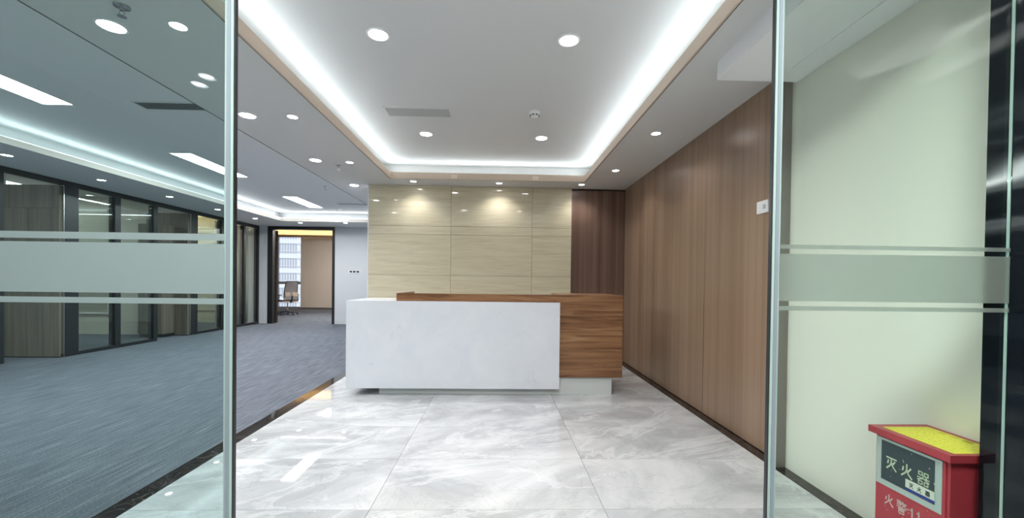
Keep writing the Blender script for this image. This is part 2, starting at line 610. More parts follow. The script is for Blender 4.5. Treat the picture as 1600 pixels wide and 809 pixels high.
# ------------------------------------------------------------------ back wall: marble tiles + dark laminate
wb = B('wall_back', M['joint'], -1.89, 1.05, YW + 0.015, YW + 0.14, 0.0, 2.75, kind='structure')
tag(wb, 'feature wall of glossy beige marble slabs behind the desk')
zs = [0.0, 0.64, 1.243, 1.832, 1.955, HS]
for za, zb in zip(zs, zs[1:]):
    for xa, xb in zip([-1.89, -0.703, 0.474], [-0.703, 0.474, 1.05]):
        o = B('marble_tile', M['tile'], xa + 0.002, xb - 0.002, YW, YW + 0.015, za + 0.002, zb - 0.002, bevel=0.0012)
        reparent(o, wb)
o = B('edge_strip', M['white'], -1.902, -1.89, YW + 0.002, YW + 0.14, 0.0, HS)
reparent(o, wb)
wd = B('wall_back', M['wjoint'], 1.05, XR + 0.02, YW + 0.055, YW + 0.14, 0.0, 2.75, kind='structure')
tag(wd, 'dark brown laminate strip of wall between the marble and the right wall')
for xa, xb in ((1.05, 1.475), (1.475, XR)):
    o = B('wood_panel', M['wood2'], xa + 0.0015, xb - 0.0015, YW + 0.03, YW + 0.055, 0.0, HS - 0.025, bevel=0.001)
    reparent(o, wd)
# wall block behind the feature wall, along the corridor
tag(B('wall_centre', M['wall'], -1.88, 2.2, YW + 0.14, YE + 0.3, 0.0, 2.95, kind='structure'), 'plain wall behind the marble feature wall')

# ------------------------------------------------------------------ ceilings
ce = MB()
T = 0.03
# foyer soffit ring round the tray
ce.box(SEAM, TX0 - .012, 1.2, YW + 0.14, HS, HS + T)
ce.box(TX1 + .012, XR + 0.2, 1.2, YW + 0.14, HS, HS + T)
ce.box(TX0 - .012, TX1 + .012, TY1 + .012, YW + 0.14, HS, HS + T)
ce.box(TX0 - .012, TX1 + .012, 1.2, TY0 - .012, HS, HS + T)
ce.box(SEAM, -1.88, YW + 0.14, YE, HS, HS + T)
ce.box(SEAM - 0.0, SEAM + 0.02, 1.2, YE, HS + T, HU)       # step up to the corridor ceiling
cl = ce.build('ceiling', M['ceil'], kind='structure')
tag(cl, 'grey painted lowered ceiling soffit around the foyer tray')
cs = 0.16
up = MB()
up.box(TX0 - cs, TX1 + cs, TY0 - cs, TY1 + cs, HU, HU + 0.03)
for (a, b_, c_, d_) in ((TX0 - cs - .02, TX0 - cs, TY0 - cs, TY1 + cs), (TX1 + cs, TX1 + cs + .02, TY0 - cs, TY1 + cs),
                        (TX0 - cs, TX1 + cs, TY1 + cs, TY1 + cs + .02), (TX0 - cs, TX1 + cs, TY0 - cs - .02, TY0 - cs)):
    up.box(a, b_, c_, d_, HS + T, HU)
tag(up.build('ceiling', M['ceil2'], kind='structure'), 'raised pale tray ceiling over the foyer with glowing cove edges')
# corridor: raised field, lowered edge
cc = MB()
cc.box(CX0 - cs, SEAM, 1.2, CY1 + cs, HU, HU + 0.03)
cc.box(CX0 - cs - .02, CX0 - cs, 1.2, CY1 + cs, HS + T, HU)
cc.box(CX0 - cs, SEAM, CY1 + cs, CY1 + cs + .02, HS + T, HU)
cc.box(XP - 0.1, CX0 - .012, 1.2, YE, HS, HS + T)
cc.box(CX0 - .012, SEAM, CY1 + .012, YE, HS, HS + T)
tag(cc.build('ceiling', M['corr'], kind='structure'), 'grey corridor ceiling with a raised field and lowered edges')

def lip(pieces, n, label, mat='lip'):
    m = MB()
    for p in pieces: m.box(*p)
    tag(m.build('trim_%d' % n, M[mat], kind='structure'), label)
LH = 0.085
lip([(TX0 - .012, TX0, TY0, TY1, HS - 0.003, HS + LH)], 2, 'tan timber lip along the left edge of the foyer tray')
lip([(TX1, TX1 + .012, TY0, TY1, HS - 0.003, HS + LH)], 3, 'tan timber lip along the right edge of the foyer tray')
lip([(TX0, TX1, TY1, TY1 + .012, HS - 0.003, HS + LH)], 4, 'tan timber lip along the back edge of the foyer tray')
lip([(TX0, TX1, TY0 - .012, TY0, HS - 0.003, HS + LH)], 5, 'tan timber lip along the near edge of the foyer tray')
lip([(CX0 - .012, CX0, 1.3, CY1, HS - 0.003, HS + LH - .02)], 6, 'pale lip along the left edge of the corridor cove', 'plip')
lip([(CX0, SEAM, CY1, CY1 + .012, HS - 0.003, HS + LH - .02)], 7, 'pale lip across the far end of the corridor cove', 'plip')
m = MB()
m.box(SEAM - .004, SEAM, 1.36, YE, HS - .004, HS + T)
tag(m.build('trim_15', M['joint'], kind='structure'), 'thin dark shadow bead along the left edge of the foyer soffit')
m = MB()
m.box(TX0 - .016, TX0 - .012, TY0 - .016, TY1 + .016, HS - .004, HS)
m.box(TX1 + .012, TX1 + .016, TY0 - .016, TY1 + .016, HS - .004, HS)
m.box(TX0 - .012, TX1 + .012, TY1 + .012, TY1 + .015, HS - .003, HS)
tag(m.build('trim_16', M['wjoint'], kind='structure'), 'thin dark shadow gap around the tray lip')
for x in (-0.62, 0.48):
    o = tag(B('lip_clip', M['clip'], x - 0.04, x + 0.04, TY1 - 0.006, TY1, HS + 0.005, HS + 0.06, bevel=0.001),
            'small pale plate on the back lip of the tray, %s one' % ('left' if x < 0 else 'right'), 'cover plate')

# LED cove strips: the strip itself and its light
COOL = (0.90, 0.98, 1.0)
def cove(x0, x1, y0, y1, label, tilt, watts=P_COVE, color=COOL, z=HS + 0.070, mat='led_tube'):
    L = max(x1 - x0, y1 - y0)
    cx, cy = (x0 + x1) / 2, (y0 + y1) / 2
    t = thing('led_strip', label, 'led strip', (cx, cy, z))
    along_x = (x1 - x0) > (y1 - y0)
    if along_x:
        MB().box(-L / 2, L / 2, -.012, .012, -.039 if z < 2.62 and z > 2.55 else 0, .006).build('channel', M['white'], t)
        MB().box(-L / 2, L / 2, -.006, .006, .006, .009).build('diffuser', M[mat], t)
        light('strip_light', 'AREA', (0, 0, .014), watts * L, color, (L, 0.02), (math.pi + tilt, 0, 0), t)
    else:
        MB().box(-.012, .012, -L / 2, L / 2, -.039 if z < 2.62 and z > 2.55 else 0, .006).build('channel', M['white'], t)
        MB().box(-.006, .006, -L / 2, L / 2, .006, .009).build('diffuser', M[mat], t)
        light('strip_light', 'AREA', (0, 0, .014), watts * L, color, (0.02, L), (0, math.pi + tilt, 0), t)
cove(TX0 - .045, TX0 - .025, TY0, TY1, 'led strip hidden in the left cove of the foyer tray', 1.05)
cove(TX1 + .025, TX1 + .045, TY0, TY1, 'led strip hidden in the right cove of the foyer tray', -1.05)
cove(TX0, TX1, TY1 + .025, TY1 + .045, 'led strip hidden in the back cove of the foyer tray', 1.05)
cove(TX0, TX1, TY0 - .045, TY0 - .025, 'led strip hidden in the near cove of the foyer tray', -1.05)
cove(CX0 - .045, CX0 - .025, 1.4, CY1, 'led strip hidden in the left cove of the corridor', 1.05)
cove(CX0, SEAM, CY1 + .025, CY1 + .045, 'led strip hidden in the far cove of the corridor', 1.05)

# dropped bulkhead on the right, near the doors
tag(B('trim_8', M['bright'], 1.335, XR, 1.36, 2.50, 2.425, HS + 0.005, kind='structure'), 'white boxed bulkhead dropped from the ceiling above the right glass door')
tag(B('trim_9', M['bright'], 1.69, 1.795, 1.40, 2.36, 2.419, 2.425, kind='structure'), 'pale painted strip imitating a glass reflection along the underside of the bulkhead')  # bright paint stands in for a reflection in the door glass

# ------------------------------------------------------------------ door wall, lobby behind the camera invented for light and reflections
hd = MB()
hd.box(-6.4, 2.04, 1.18, 1.36, 2.32, 2.95)
hd.box(-6.4, -2.25, 1.18, 1.36, 0.0, 2.32)
tag(hd.build('wall_front', M['wall'], kind='structure'), 'header and side wall holding the sliding entrance doors')
lb = MB()
lb.box(-6.4, 2.04, -2.6, -2.4, 0, 2.8)
lb.box(-3.4, -3.2, -2.6, 1.2, 0, 2.8)
tag(lb.build('wall_lobby', M['lobby'], kind='structure'), 'plain invented lobby wall behind the entrance')
tag(B('ceiling', M['ceil'], -3.4, 2.04, -2.6, 1.2, 2.6, 2.7, kind='structure'), 'plain invented lobby ceiling outside the entrance')
tag(B('floor', M['fjoint'], -3.4, XL0, -2.4, 1.1, -0.06, -0.002, kind='structure'), 'invented lobby floor outside the entrance')
tag(B('trim_10', M['mirror'], 1.665, XR, 0.35, 1.355, 0.0, 2.6, kind='structure', bevel=0.002), 'black polished pier beside the right glass door, streaked with reflections')

# ------------------------------------------------------------------ sliding glass doors
def glass_door(n, label, x0, x1, y, edge_right, gm, fm, zb):
    t = thing('door_%d' % n, label, None, ((x0 + x1) / 2, y, 0), kind='structure')
    w = (x1 - x0) / 2
    th = 0.006
    MB().box(-w, w, -th, th, 0.012, 2.34).build('pane', M[gm], t)
    sx = w if edge_right else -w
    d = 1 if edge_right else -1
    # slim seal profile: pale edge, grey blue body, pale edge, dark tip
    def sb(a, b_, mat, nm, yy=0.012):
        xa, xb = sorted((sx + d * a, sx + d * b_))
        MB().box(xa, xb, -yy, yy, 0.012, 2.34).build(nm, M[mat], t, bevel=0.001)
    sb(-0.001, 0.006, 'edge', 'glass_edge', 0.0065)
    sb(0.006, 0.017, 'seal', 'edge_seal', 0.010)
    sb(0.017, 0.025, 'edge', 'seal_lip', 0.008)
    sb(0.025, 0.029, 'black', 'brush_strip', 0.006)
    if not edge_right:
        MB().box(w - .0005, w + .0012, -.004, .004, .012, 2.34).build('glass_edge', M['edge'], t)
    for (za, zc) in zb:
        MB().box(-w, w + (0 if not edge_right else 0), -th - 0.0012, -th - 0.0002, za, zc).build('frosted_band', M[fm], t)
    return t
glass_door(1, 'left sliding glass entrance door with three frosted bands', -2.3, -0.817, 1.24, True, 'glass_l', 'frost_l',
           ((1.083, 1.100), (1.114, 1.262), (1.272, 1.292)))
glass_door(2, 'right sliding glass entrance door with three frosted bands, before the cream wall', 0.899, 1.663, 1.29, False, 'glass_r', 'frost_r',
           ((1.080, 1.094), (1.110, 1.262), (1.278, 1.291)))
tag(B('door_rail', M['chrome'], -2.3, 1.66, 1.20, 1.32, 2.34, 2.40), None, None, kind='structure').name = 'trim_11'

# ------------------------------------------------------------------ reception desk
dk = thing('reception_desk', 'long white and walnut reception desk standing before the marble wall', 'desk', (0, 4.12, 0))
Y0 = 4.12
def D(name, mat, x0, x1, y0, y1, z0, z1, bevel=0.002, parent=dk):
    return MB().box(x0, x1, y0 - Y0, y1 - Y0, z0, z1).build(name, M[mat], parent, bevel=bevel)
D('front_panel', 'stone', -1.527, 0.625, 4.12, 4.16, 0.075, 0.955, 0.003)
D('side_panel', 'stone', -1.527, -1.487, 4.162, 4.87, 0.075, 0.915)
D('counter_top', 'stone', -1.527, -1.042, 4.162, 4.87, 0.917, 0.955)
D('end_panel', 'stone', -1.485, -1.045, 4.83, 4.87, 0.075, 0.915)
D('plinth', 'plinth', -1.215, 1.185, 4.20, 4.80, 0.0, 0.184)
o = D('bottom_panel', 'plinth', -1.485, 1.28, 4.22, 4.82, 0.184, 0.20, 0)
for za, zb in ((0.184, 0.344), (0.345, 0.452), (0.453, 0.828), (0.829, 1.033)):
    pass
# walnut boards of the front, each a board of its own
for za, zb in ((0.184, 0.343), (0.3445, 0.4505), (0.452, 0.8275), (0.829, 1.033)):
    D('walnut_board', 'desk', -1.040, 1.285, 4.166, 4.20, za, zb, 0.0012)
D('return_panel', 'desk', -1.040, -1.012, 4.201, 4.92, 0.184, 1.033)
D('side_panel', 'desk', 1.255, 1.285, 4.201, 4.92, 0.184, 1.004)
D('raised_top', 'desk', 0.64, 1.285, 4.201, 4.92, 1.005, 1.033)
D('divider_panel', 'desk', 0.64, 0.665, 4.22, 4.92, 0.22, 1.003)
D('worktop', 'desk', -1.01, 0.638, 4.20, 4.92, 0.72, 0.745)

# ------------------------------------------------------------------ fire extinguisher box
bx = thing('extinguisher_box', 'red metal fire extinguisher box with yellow notice on its lid, beside the black pier', 'extinguisher box', (1.72, 1.53, 0))
BX, BY = 1.72, 1.53
def E(name, mat, x0, x1, y0, y1, z0, z1, bevel=0.0, parent=bx):
    return MB().box(x0 - BX, x1 - BX, y0 - BY, y1 - BY, z0, z1).build(name, M[mat], parent, bevel=bevel)
E('body', 'red', 1.605, 1.835, 1.390, 1.672, 0.03, 0.545, 0.003)
E('foot_rim', 'red', 1.612, 1.83, 1.40, 1.665, 0.0, 0.03)
ld = E('lid', 'red', 1.584, 1.838, 1.374, 1.69, 0.545, 0.572, 0.004)
nb = E('notice_sticker', 'lyellow', 1.616, 1.810, 1.390, 1.658, 0.572, 0.573, 0, ld)
E('door', 'red', 1.6005, 1.605, 1.402, 1.662, 0.05, 0.535, 0.0015)

# notice print: a heading of a few faded characters and rows of small worn print, lying on the lid
def strokes(segs, place, w, th, name, mat, parent):
    """segs in a unit square (x right, y up) -> place(u, v) gives a 3-D point; normal thickening th"""
    m = MB()
    th = Vector(th)
    for s in segs:
        for (a, b_) in zip(s, s[1:]):
            ax, ay, bx_, by = a[0], a[1], b_[0], b_[1]
            dx, dy = bx_ - ax, by - ay
            L = math.hypot(dx, dy) or 1
            nx, ny = -dy / L * w / 2, dx / L * w / 2
            ex, ey = dx / L * w / 3, dy / L * w / 3
            q = [(ax + nx - ex, ay + ny - ey), (ax - nx - ex, ay - ny - ey), (bx_ - nx + ex, by - ny + ey), (bx_ + nx + ex, by + ny + ey)]
            m.prism([place(*p) for p in q], th)
    return m.build(name, M[mat], parent)

MIE = [[(.08, .88), (.92, .88)], [(.24, .68), (.18, .45)], [(.80, .70), (.66, .50)],
       [(.50, .86), (.50, .62), (.42, .35), (.10, .05)], [(.50, .58), (.64, .28), (.92, .04)]]
HUO = [[(.22, .70), (.16, .45)], [(.82, .74), (.64, .50)], [(.50, .95), (.50, .62), (.40, .34), (.08, .05)], [(.50, .58), (.64, .28), (.92, .03)]]
def sq(x0, y0, x1, y1):
    return [(x0, y0), (x1, y0), (x1, y1), (x0, y1), (x0, y0)]
QI = [sq(.14, .70, .42, .92), sq(.58, .70, .86, .92), sq(.14, .05, .42, .27), sq(.58, .05, .86, .27),
      [(.05, .50), (.95, .50)], [(.50, .66), (.46, .48), (.06, .32)], [(.54, .48), (.94, .32)], [(.68, .62), (.76, .56)]]
JING = [[(.1, .9), (.5, .9)], [(.22, .98), (.22, .82)], [(.38, .98), (.38, .82)], sq(.14, .62, .36, .76), [(.2, .8), (.46, .8), (.44, .58)],
        [(.62, .96), (.52, .74)], [(.58, .86), (.94, .86)], [(.86, .84), (.56, .56)], [(.62, .78), (.94, .56)],
        [(.1, .48), (.9, .48)], [(.24, .38), (.76, .38)], [(.24, .30), (.76, .30)], sq(.28, .04, .72, .2)]
XF = 1.6005
def on_front(y0, z0, sy, sz, x):
    # the front faces -X: reading direction runs towards -Y
    return lambda u, v: (x - BX, y0 - u * sy - BY, z0 + v * sz)
lf = E('label_plate', 'lframe', 1.5985, 1.6005, 1.412, 1.664, 0.342, 0.536, 0)
E('label_black', 'lblack', 1.5975, 1.5985, 1.436, 1.642, 0.366, 0.526, 0, lf)
for i, G in enumerate((MIE, HUO, QI)):
    strokes(G, on_front(1.622 - i * 0.062, 0.418 - i * 0.001, 0.047, 0.053, 1.5975), 0.11 if i < 2 else 0.075, (-0.0006, 0, 0), 'lettering', 'lglyph', lf)
st = E('small_sticker', 'lwhite', 1.5967, 1.5975, 1.434, 1.540, 0.378, 0.412, 0, lf)
E('sticker_band', 'lblue', 1.5965, 1.5975, 1.434, 1.540, 0.368, 0.380, 0, lf)
for i, G in enumerate((MIE, HUO, QI)):
    strokes(G, on_front(1.526 - i * 0.030, 0.385, 0.017, 0.019, 1.5967), 0.14, (-0.0004, 0, 0), 'lettering', 'lblack', lf)
# worn stencilled characters on the red front
dr = [c for c in COL.objects if c.parent == bx and c.name.startswith('door')][0]
strokes(HUO, on_front(1.628, 0.268, 0.040, 0.046, XF), 0.10, (-0.0005, 0, 0), 'stencil', 'chalk', dr)
strokes(JING, on_front(1.580, 0.262, 0.046, 0.052, XF), 0.06, (-0.0005, 0, 0), 'stencil', 'chalk', dr)
for k, (yy, zz) in enumerate(((1.530, .262), (1.505, .262))):
    strokes([[(.5, .95), (.5, .05)], [(.5, .95), (.32, .8)]], on_front(yy, zz, 0.03, 0.045, XF), 0.16, (-0.0005, 0, 0), 'stencil', 'chalk', dr)
# chips in the paint
m = MB()
for k in range(34):
    yy, zz = random.uniform(1.41, 1.655), random.choice([random.uniform(.10, .335), random.uniform(.10, .335), random.uniform(.37, .52)])
    s = random.uniform(.0012, .0035)
    x = XF if zz < .34 else 1.5975
    a = random.uniform(0, 3)
    pts = [(x - BX, yy - BY + s * math.cos(a + q) * random.uniform(.5, 1.3), zz + s * math.sin(a + q) * random.uniform(.5, 1.6)) for q in (0, 1.5, 3.0, 4.6)]
    m.prism(pts, (-0.0004, 0, 0))
m.build('paint_chip', M['lwhite'], bx, kind='stuff')
m = MB()
m2 = MB()
for r in range(6):
    xx = 1.634 + r * 0.029
    y0 = 1.655
    while y0 > 1.41:
        L = random.uniform(.004, .012)
        (m2).prism([(xx - BX, y0 - BY, .573), (xx - BX, y0 - L - BY, .573), (xx + .004 - BX, y0 - L - BY, .573), (xx + .004 - BX, y0 - BY, .573)], (0, 0, .0004))
        y0 -= L + random.uniform(.003, .02)
m2.build('faded_print', M['olive'], ld, kind='stuff')
for i, G in enumerate((MIE, HUO, QI)):
    strokes(G, (lambda i: (lambda u, v: (1.812 - 0.034 + v * 0.026 - BX, 1.60 - i * 0.045 - u * 0.032 - BY, .573)))(i), 0.14, (0, 0, .0004), 'lettering', 'olive', ld)

# ------------------------------------------------------------------ downlights
def make_down(name, r, watts, label, loc, group=None, cat='downlight'):
    t = thing(name, label, cat, loc, group=group)
    n = 28
    rg = MB()
    prof = [(r * 0.84, -0.001), (r * 0.88, -0.006), (r, -0.005), (r * 1.06, 0.0)]
    rings = []
    for rr, z in prof:
        rings.append([rg.bm.verts.new((rr * math.cos(2 * math.pi * i / n), rr * math.sin(2 * math.pi * i / n), z)) for i in range(n)])
    for a, b_ in zip(rings, rings[1:]):
        for i in range(n):
            rg.bm.faces.new((a[i], a[(i + 1) % n], b_[(i + 1) % n], b_[i]))
    rg.build('trim_ring', M['white'], t, smooth=True)
    MB().lathe([(r * 0.86, -0.0005), (r * 0.86, -0.003)], n=n).build('lens', M['lens'], t)
    light('lamp', 'SPOT', (0, 0, -0.02), watts, (1.0, 0.97, 0.95), (r * 0.7, 0), (0, 0, 0), t, spot=2.3)
    return t
big = None
spots = [
    ((-0.805, 2.69, HU), 'round downlight in the raised foyer ceiling, near left of the four'),
    ((0.443, 2.695, HU), 'round downlight in the raised foyer ceiling, near right of the four'),
    ((-0.81, 4.47, HU), 'round downlight in the raised foyer ceiling, beyond the air vent'),
    ((0.453, 4.52, HU), 'round downlight in the raised foyer ceiling, beyond the smoke detector'),
    ((-2.145, 2.31, HS), 'large downlight in the left soffit seen through the glass door, beside the sprinkler'),
    ((-2.14, 3.51, HS), 'large downlight in the left soffit just right of the glass door edge'),
    ((-2.135, 4.775, HS), 'large downlight in the left soffit, third from the camera'),
    ((-2.12, 5.99, HS), 'large downlight in the left soffit nearest the marble wall'),
]
for p, lab in spots:
    if big is None: big = make_down('downlight', 0.070, P_DOWN_BIG, lab, p)
    else: dup(big, p, 0, lab)
small = None
spots = [
    ((-1.77, 2.29, HS), 'small downlight in the left soffit seen through the glass near its edge'),
    ((-1.765, 3.515, HS), 'small downlight in the left soffit, middle one of its row'),
    ((-1.765, 4.83, HS), 'small downlight in the left soffit behind the small sprinkler'),
    ((1.424, 3.71, HS), 'small downlight in the right soffit nearer the bulkhead'),
    ((1.41, 4.955, HS), 'small downlight in the right soffit nearer the back wall'),
    ((-1.20, 5.69, HS), 'small downlight washing the marble wall at its left slab'),
    ((-0.012, 5.71, HS), 'small downlight washing the middle of the marble wall'),
    ((1.143, 5.70, HS), 'small downlight above the joint of marble and dark laminate'),
]
for p, lab in spots:
    if small is None: small = make_down('downlight', 0.045, P_DOWN_SMALL, lab, p)
    else: dup(small, p, 0, lab)
cor = None
spots = [((-5.64, 3.62, HS), 'corridor downlight in the left edge soffit, outside the left of view'),
         ((-5.64, 4.82, HS), 'corridor downlight at the left picture edge above the open wood door'),
         ((-5.67, 5.96, HS), 'corridor downlight in the left edge soffit above the first glass panes'),
         ((-5.61, 7.085, HS), 'corridor downlight in the left edge soffit above the second open door'),
         ((-5.64, 8.31, HS), 'corridor downlight in the left edge soffit just left of the glass door edge'),
         ((-5.57, 9.45, HS), 'corridor downlight in the left edge soffit, last before the end wall'),
         ((-4.85, 10.06, HS), 'corridor downlight above the end doorway'),
         ((-3.72, 9.95, HS), 'corridor downlight above the switch panel wall')]
for p, lab in spots:
    if cor is None: cor = make_down('downlight', 0.055, P_DOWN_SMALL, lab, p)
    else: dup(cor, p, 0, lab)

# panel lights in the corridor
def make_panel(label, loc, L=1.2, Wd=0.29, w=P_PANEL):
    t = thing('panel_light', label, 'panel light', loc)
    MB().box(-Wd/2, -Wd/2+.012, -L/2, L/2, -.010, 0).box(Wd/2-.012, Wd/2, -L/2, L/2, -.010, 0).box(-Wd/2+.012, Wd/2-.012, -L/2, -L/2+.012, -.010, 0).box(-Wd/2+.012, Wd/2-.012, L/2-.012, L/2, -.010, 0).build('frame', M['white'], t)
    MB().box(-Wd/2+.012, Wd/2-.012, -L/2+.012, L/2-.012, -.006, -.001).build('diffuser', M['panel'], t)
    light('lamp', 'AREA', (0, 0, -0.014), w, (0.96, 0.98, 1.0), (Wd - .03, L - .03), (0, 0, 0), t)
    return t
pn = make_panel('long ceiling light panel in the corridor, nearest, at the left picture edge', (-4.10, 3.31, HU))
dup(pn, (-4.09, 5.92, HU), 0, 'long ceiling light panel in the corridor crossed by the glass door edge')
dup(pn, (-4.06, 8.57, HU), 0, 'long ceiling light panel in the corridor, farthest from the camera')

# ceiling vents
def vent(label, x0, x1, y0, y1, z, mat, n):
    t = thing('air_vent', label, 'air vent', ((x0 + x1) / 2, (y0 + y1) / 2, z))
    w, d = (x1 - x0) / 2, (y1 - y0) / 2
    MB().box(-w, w, -d, -d + .014, -.008, 0).box(-w, w, d - .014, d, -.008, 0).box(-w, -w + .014, -d + .014, d - .014, -.008, 0).box(w - .014, w, -d + .014, d - .014, -.008, 0).build('frame', M['ceil'], t)
    MB().box(-w + .014, w - .014, -d + .014, d - .014, -.002, 0).build('backing', M['dgrille'], t)
    step = (2 * d - .028) / n
    for i in range(n):
        yy = -d + .014 + step * (i + .5)
        MB().prism([(-w + .014, yy - step * .42, -.002), (-w + .014, yy - step * .30, -.002), (-w + .014, yy + step * .42, -.008), (-w + .014, yy + step * .30, -.008)], (2 * w - .028, 0, 0)).build('louvre', M[mat], t)
    return t
vent('long grey air vent in the raised foyer ceiling', -1.09, -0.47, 3.79, 4.00, HU, 'grille', 9)
vent('long dark air vent in the corridor ceiling seen through the left glass door', -3.36, -2.50, 3.80, 3.97, HU, 'dgrille', 6)
vent('slim air vent in the far corridor ceiling beside the marble wall', -3.40, -2.50, 8.58, 8.74, HU, 'grille', 5)

# smoke detector
t = thing('smoke_detector', 'white round smoke detector in the raised foyer ceiling', 'smoke detector', (0.317, 3.84, HU))
MB().lathe([(0.052, 0), (0.052, -0.012), (0.046, -0.018)]).build('base', M['white'], t, smooth=True)
MB().lathe([(0.044, -0.018), (0.044, -0.034), (0.034, -0.046), (0.018, -0.050)]).build('head', M['white'], t, smooth=True)
for i in range(8):
    a = i * math.pi / 4 + .39
    m = MB().box(-.010, .010, -.003, .003, -.042, -.030)
    bmesh.ops.translate(m.bm, verts=m.bm.verts, vec=(0, -.042, 0))
    bmesh.ops.rotate(m.bm, verts=m.bm.verts, cent=(0, 0, 0), matrix=Matrix.Rotation(a, 3, 'Z'))
    m.build('sensor_slot', M['dgrille'], t)

# sprinklers
def sprinkler(label, loc):
    t = thing('sprinkler', label, 'sprinkler', loc)
    MB().lathe([(0.036, 0), (0.034, -0.006), (0.014, -0.010)]).build('escutcheon', M['chrome'], t, smooth=True)
    MB().lathe([(0.010, -0.010), (0.010, -0.024), (0.006, -0.026)]).build('body', M['chrome'], t, smooth=True)
    MB().tube([(.008, 0, -.024), (.014, 0, -.036), (.004, 0, -.052)], .0022).tube([(-.008, 0, -.024), (-.014, 0, -.036), (-.004, 0, -.052)], .0022).build('frame_arm', M['chrome'], t, smooth=True)
    MB().lathe([(0.020, -0.052), (0.020, -0.054)], n=16).build('deflector', M['chrome'], t)
    return t
sp = sprinkler('metal ceiling sprinkler at the top of the left glass door', (-1.935, 2.14, HS))
dup(sp, (-1.945, 4.97, HS), 0, 'small metal ceiling sprinkler in the left soffit between two downlights')
dup(sp, (-3.0, 7.1, HU), 0, 'small sprinkler in the raised corridor ceiling')
dup(sp, (-3.6, 9.3, HU), 0, 'small sprinkler at the far end of the raised corridor ceiling')

# ------------------------------------------------------------------ switches and outlets
t = thing('wall_switch', 'white switch plate on the brown laminate wall at the glass door edge', 'switch', (XR, 2.80, 1.705))
MB().box(-.009, 0, -.060, .060, -.043, .043).build('plate', M['white'], t, bevel=.003)
MB().box(-.012, -.009, .004, .040, -.028, .028).build('rocker', M['white'], t, bevel=.001)
MB().box(-.0125, -.009, -.036, -.012, -.016, .014).build('indicator', M['lframe'], t, bevel=.001)
t = thing('switch_panel', 'three dark switch displays in a white strip on the far corridor wall', 'switch', (-3.79, YE, 1.37))
MB().box(-.15, .15, -.008, 0, -.045, .045).build('plate', M['white'], t, bevel=.003)
for i in (-1, 0, 1):
    MB().box(i * .092 - .034, i * .092 + .034, -.011, -.008, -.012, .032).build('display', M['black'], t, bevel=.001)
MB().box(-.13, .13, -.012, -.008, -.036, -.030).build('ledge', M['grille'], t)

# ------------------------------------------------------------------ end wall with doorway, room beyond
we = MB()
DX0, DX1, DH = -6.03, -4.30, 2.535
we.box(XP - 0.4, DX0, YE, YE + 0.14, 0, 2.95)
we.box(DX1, -1.88, YE, YE + 0.14, 0, 2.95)
we.box(DX0, DX1, YE, YE + 0.14, DH, 2.95)
tag(we.build('wall_end', M['wall'], kind='structure'), 'pale grey wall closing the corridor, with a doorway')
dt = thing('door_3', 'black framed doorway at the end of the corridor, its leaf folded open', None, ((DX0 + DX1) / 2, YE, 0), kind='structure')
dxc = (DX0 + DX1) / 2
hw = (DX1 - DX0) / 2
MB().box(-hw, -hw + .13, -.012, .15, 0, DH).build('jamb', M['black'], dt, bevel=.002)
MB().box(hw - .065, hw, -.012, .15, 0, DH).build('jamb', M['black'], dt, bevel=.002)
MB().box(-hw + .13, hw - .065, -.012, .15, DH - .075, DH).build('head', M['black'], dt, bevel=.002)
lf_ = MB().prism([(-hw + .135, .15, .01), (-hw + .175, .17, .01), (-hw + .175 - .44, .17 + .70, .01), (-hw + .135 - .44, .15 + .70, .01)], (0, 0, DH - .10))  .build('door_leaf', M['wjoint'], dt, bevel=.002)
MB().tube([(-hw - .20, .76, 1.0), (-hw - .16, .78, 1.0), (-hw - .12, .70, 1.0)], .008).build('handle', M['chrome'], lf_, smooth=True)

ro = MB()
YB = 14.8
ro.box(-8.6, -8.0, YB - 0.02, YB + .1, 0, 3.0)         # wall left of the window
ro.box(-8.0, -4.0, YB, YB + .1, 0, 0.14)
ro.box(-5.4, -4.0, YB, YB + .1, .14, 3.0)
ro.box(-8.0, -5.4, YB, YB + .1, 2.75, 3.0)
ro.box(-4.1, -4.0, YE + .14, YB, 0, 3.0)
ro.box(-8.7, -8.6, YE + .14, YB + .1, 0, 3.0)
tag(ro.build('wall_office', M['office'], kind='structure'), 'walls of the office beyond the end doorway')
tag(B('ceiling', M['ceil'], -8.7, -4.0, YE + .14, 14.0, 2.93, 3.0, kind='structure'), 'ceiling of the office beyond the end doorway')
tag(B('ceiling', M['office'], -8.7, -4.0, 14.0, YB + .1, 2.98, 3.05, kind='structure'), 'ceiling of the warm cove above the office window')
tag(B('baseboard_office', M['frame_g'], -8.0, -4.1, YB - .03, YB, 0, 0.14, kind='structure'), 'dark grey sill board under the office window')
tag(B('trim_12', M['brown'], -8.6, -4.1, 14.30, 14.36, 2.62, 2.70, kind='structure'), 'brown pelmet below the warm cove light')
tag(B('trim_13', M['cream'], -8.6, -4.1, 14.36, 14.70, 2.66, 2.68, kind='structure'), 'shelf of the warm cove above the office window')
cove(-8.5, -4.2, 14.42, 14.46, 'warm amber led strip in the office cove', -0.5, 5.0, (1.0, 0.60, 0.22), 2.68, 'warm')
# window
wn = thing('window_1', 'tall office window with a grey frame looking onto a pale tower', None, (-7.0, YB, 0), kind='structure')
MB().box(-1.0, -.90, -.03, .06, .14, 2.75).build('stile', M['frame_g'], wn)
MB().box(-.90, 1.6, -.03, .06, .985, 1.075).build('transom', M['frame_g'], wn)
MB().box(-.90, 1.6, -.03, .06, .14, .18).build('bottom_rail', M['frame_g'], wn)
MB().box(-.90, 1.6, -.03, .06, 2.70, 2.75).build('top_rail', M['frame_g'], wn)
MB().box(.55, .62, -.03, .06, .18, 2.70).build('mullion', M['frame_g'], wn)
MB().box(-.90, 1.6, .01, .02, .18, 2.70).build('pane', M['glass_w'], wn)
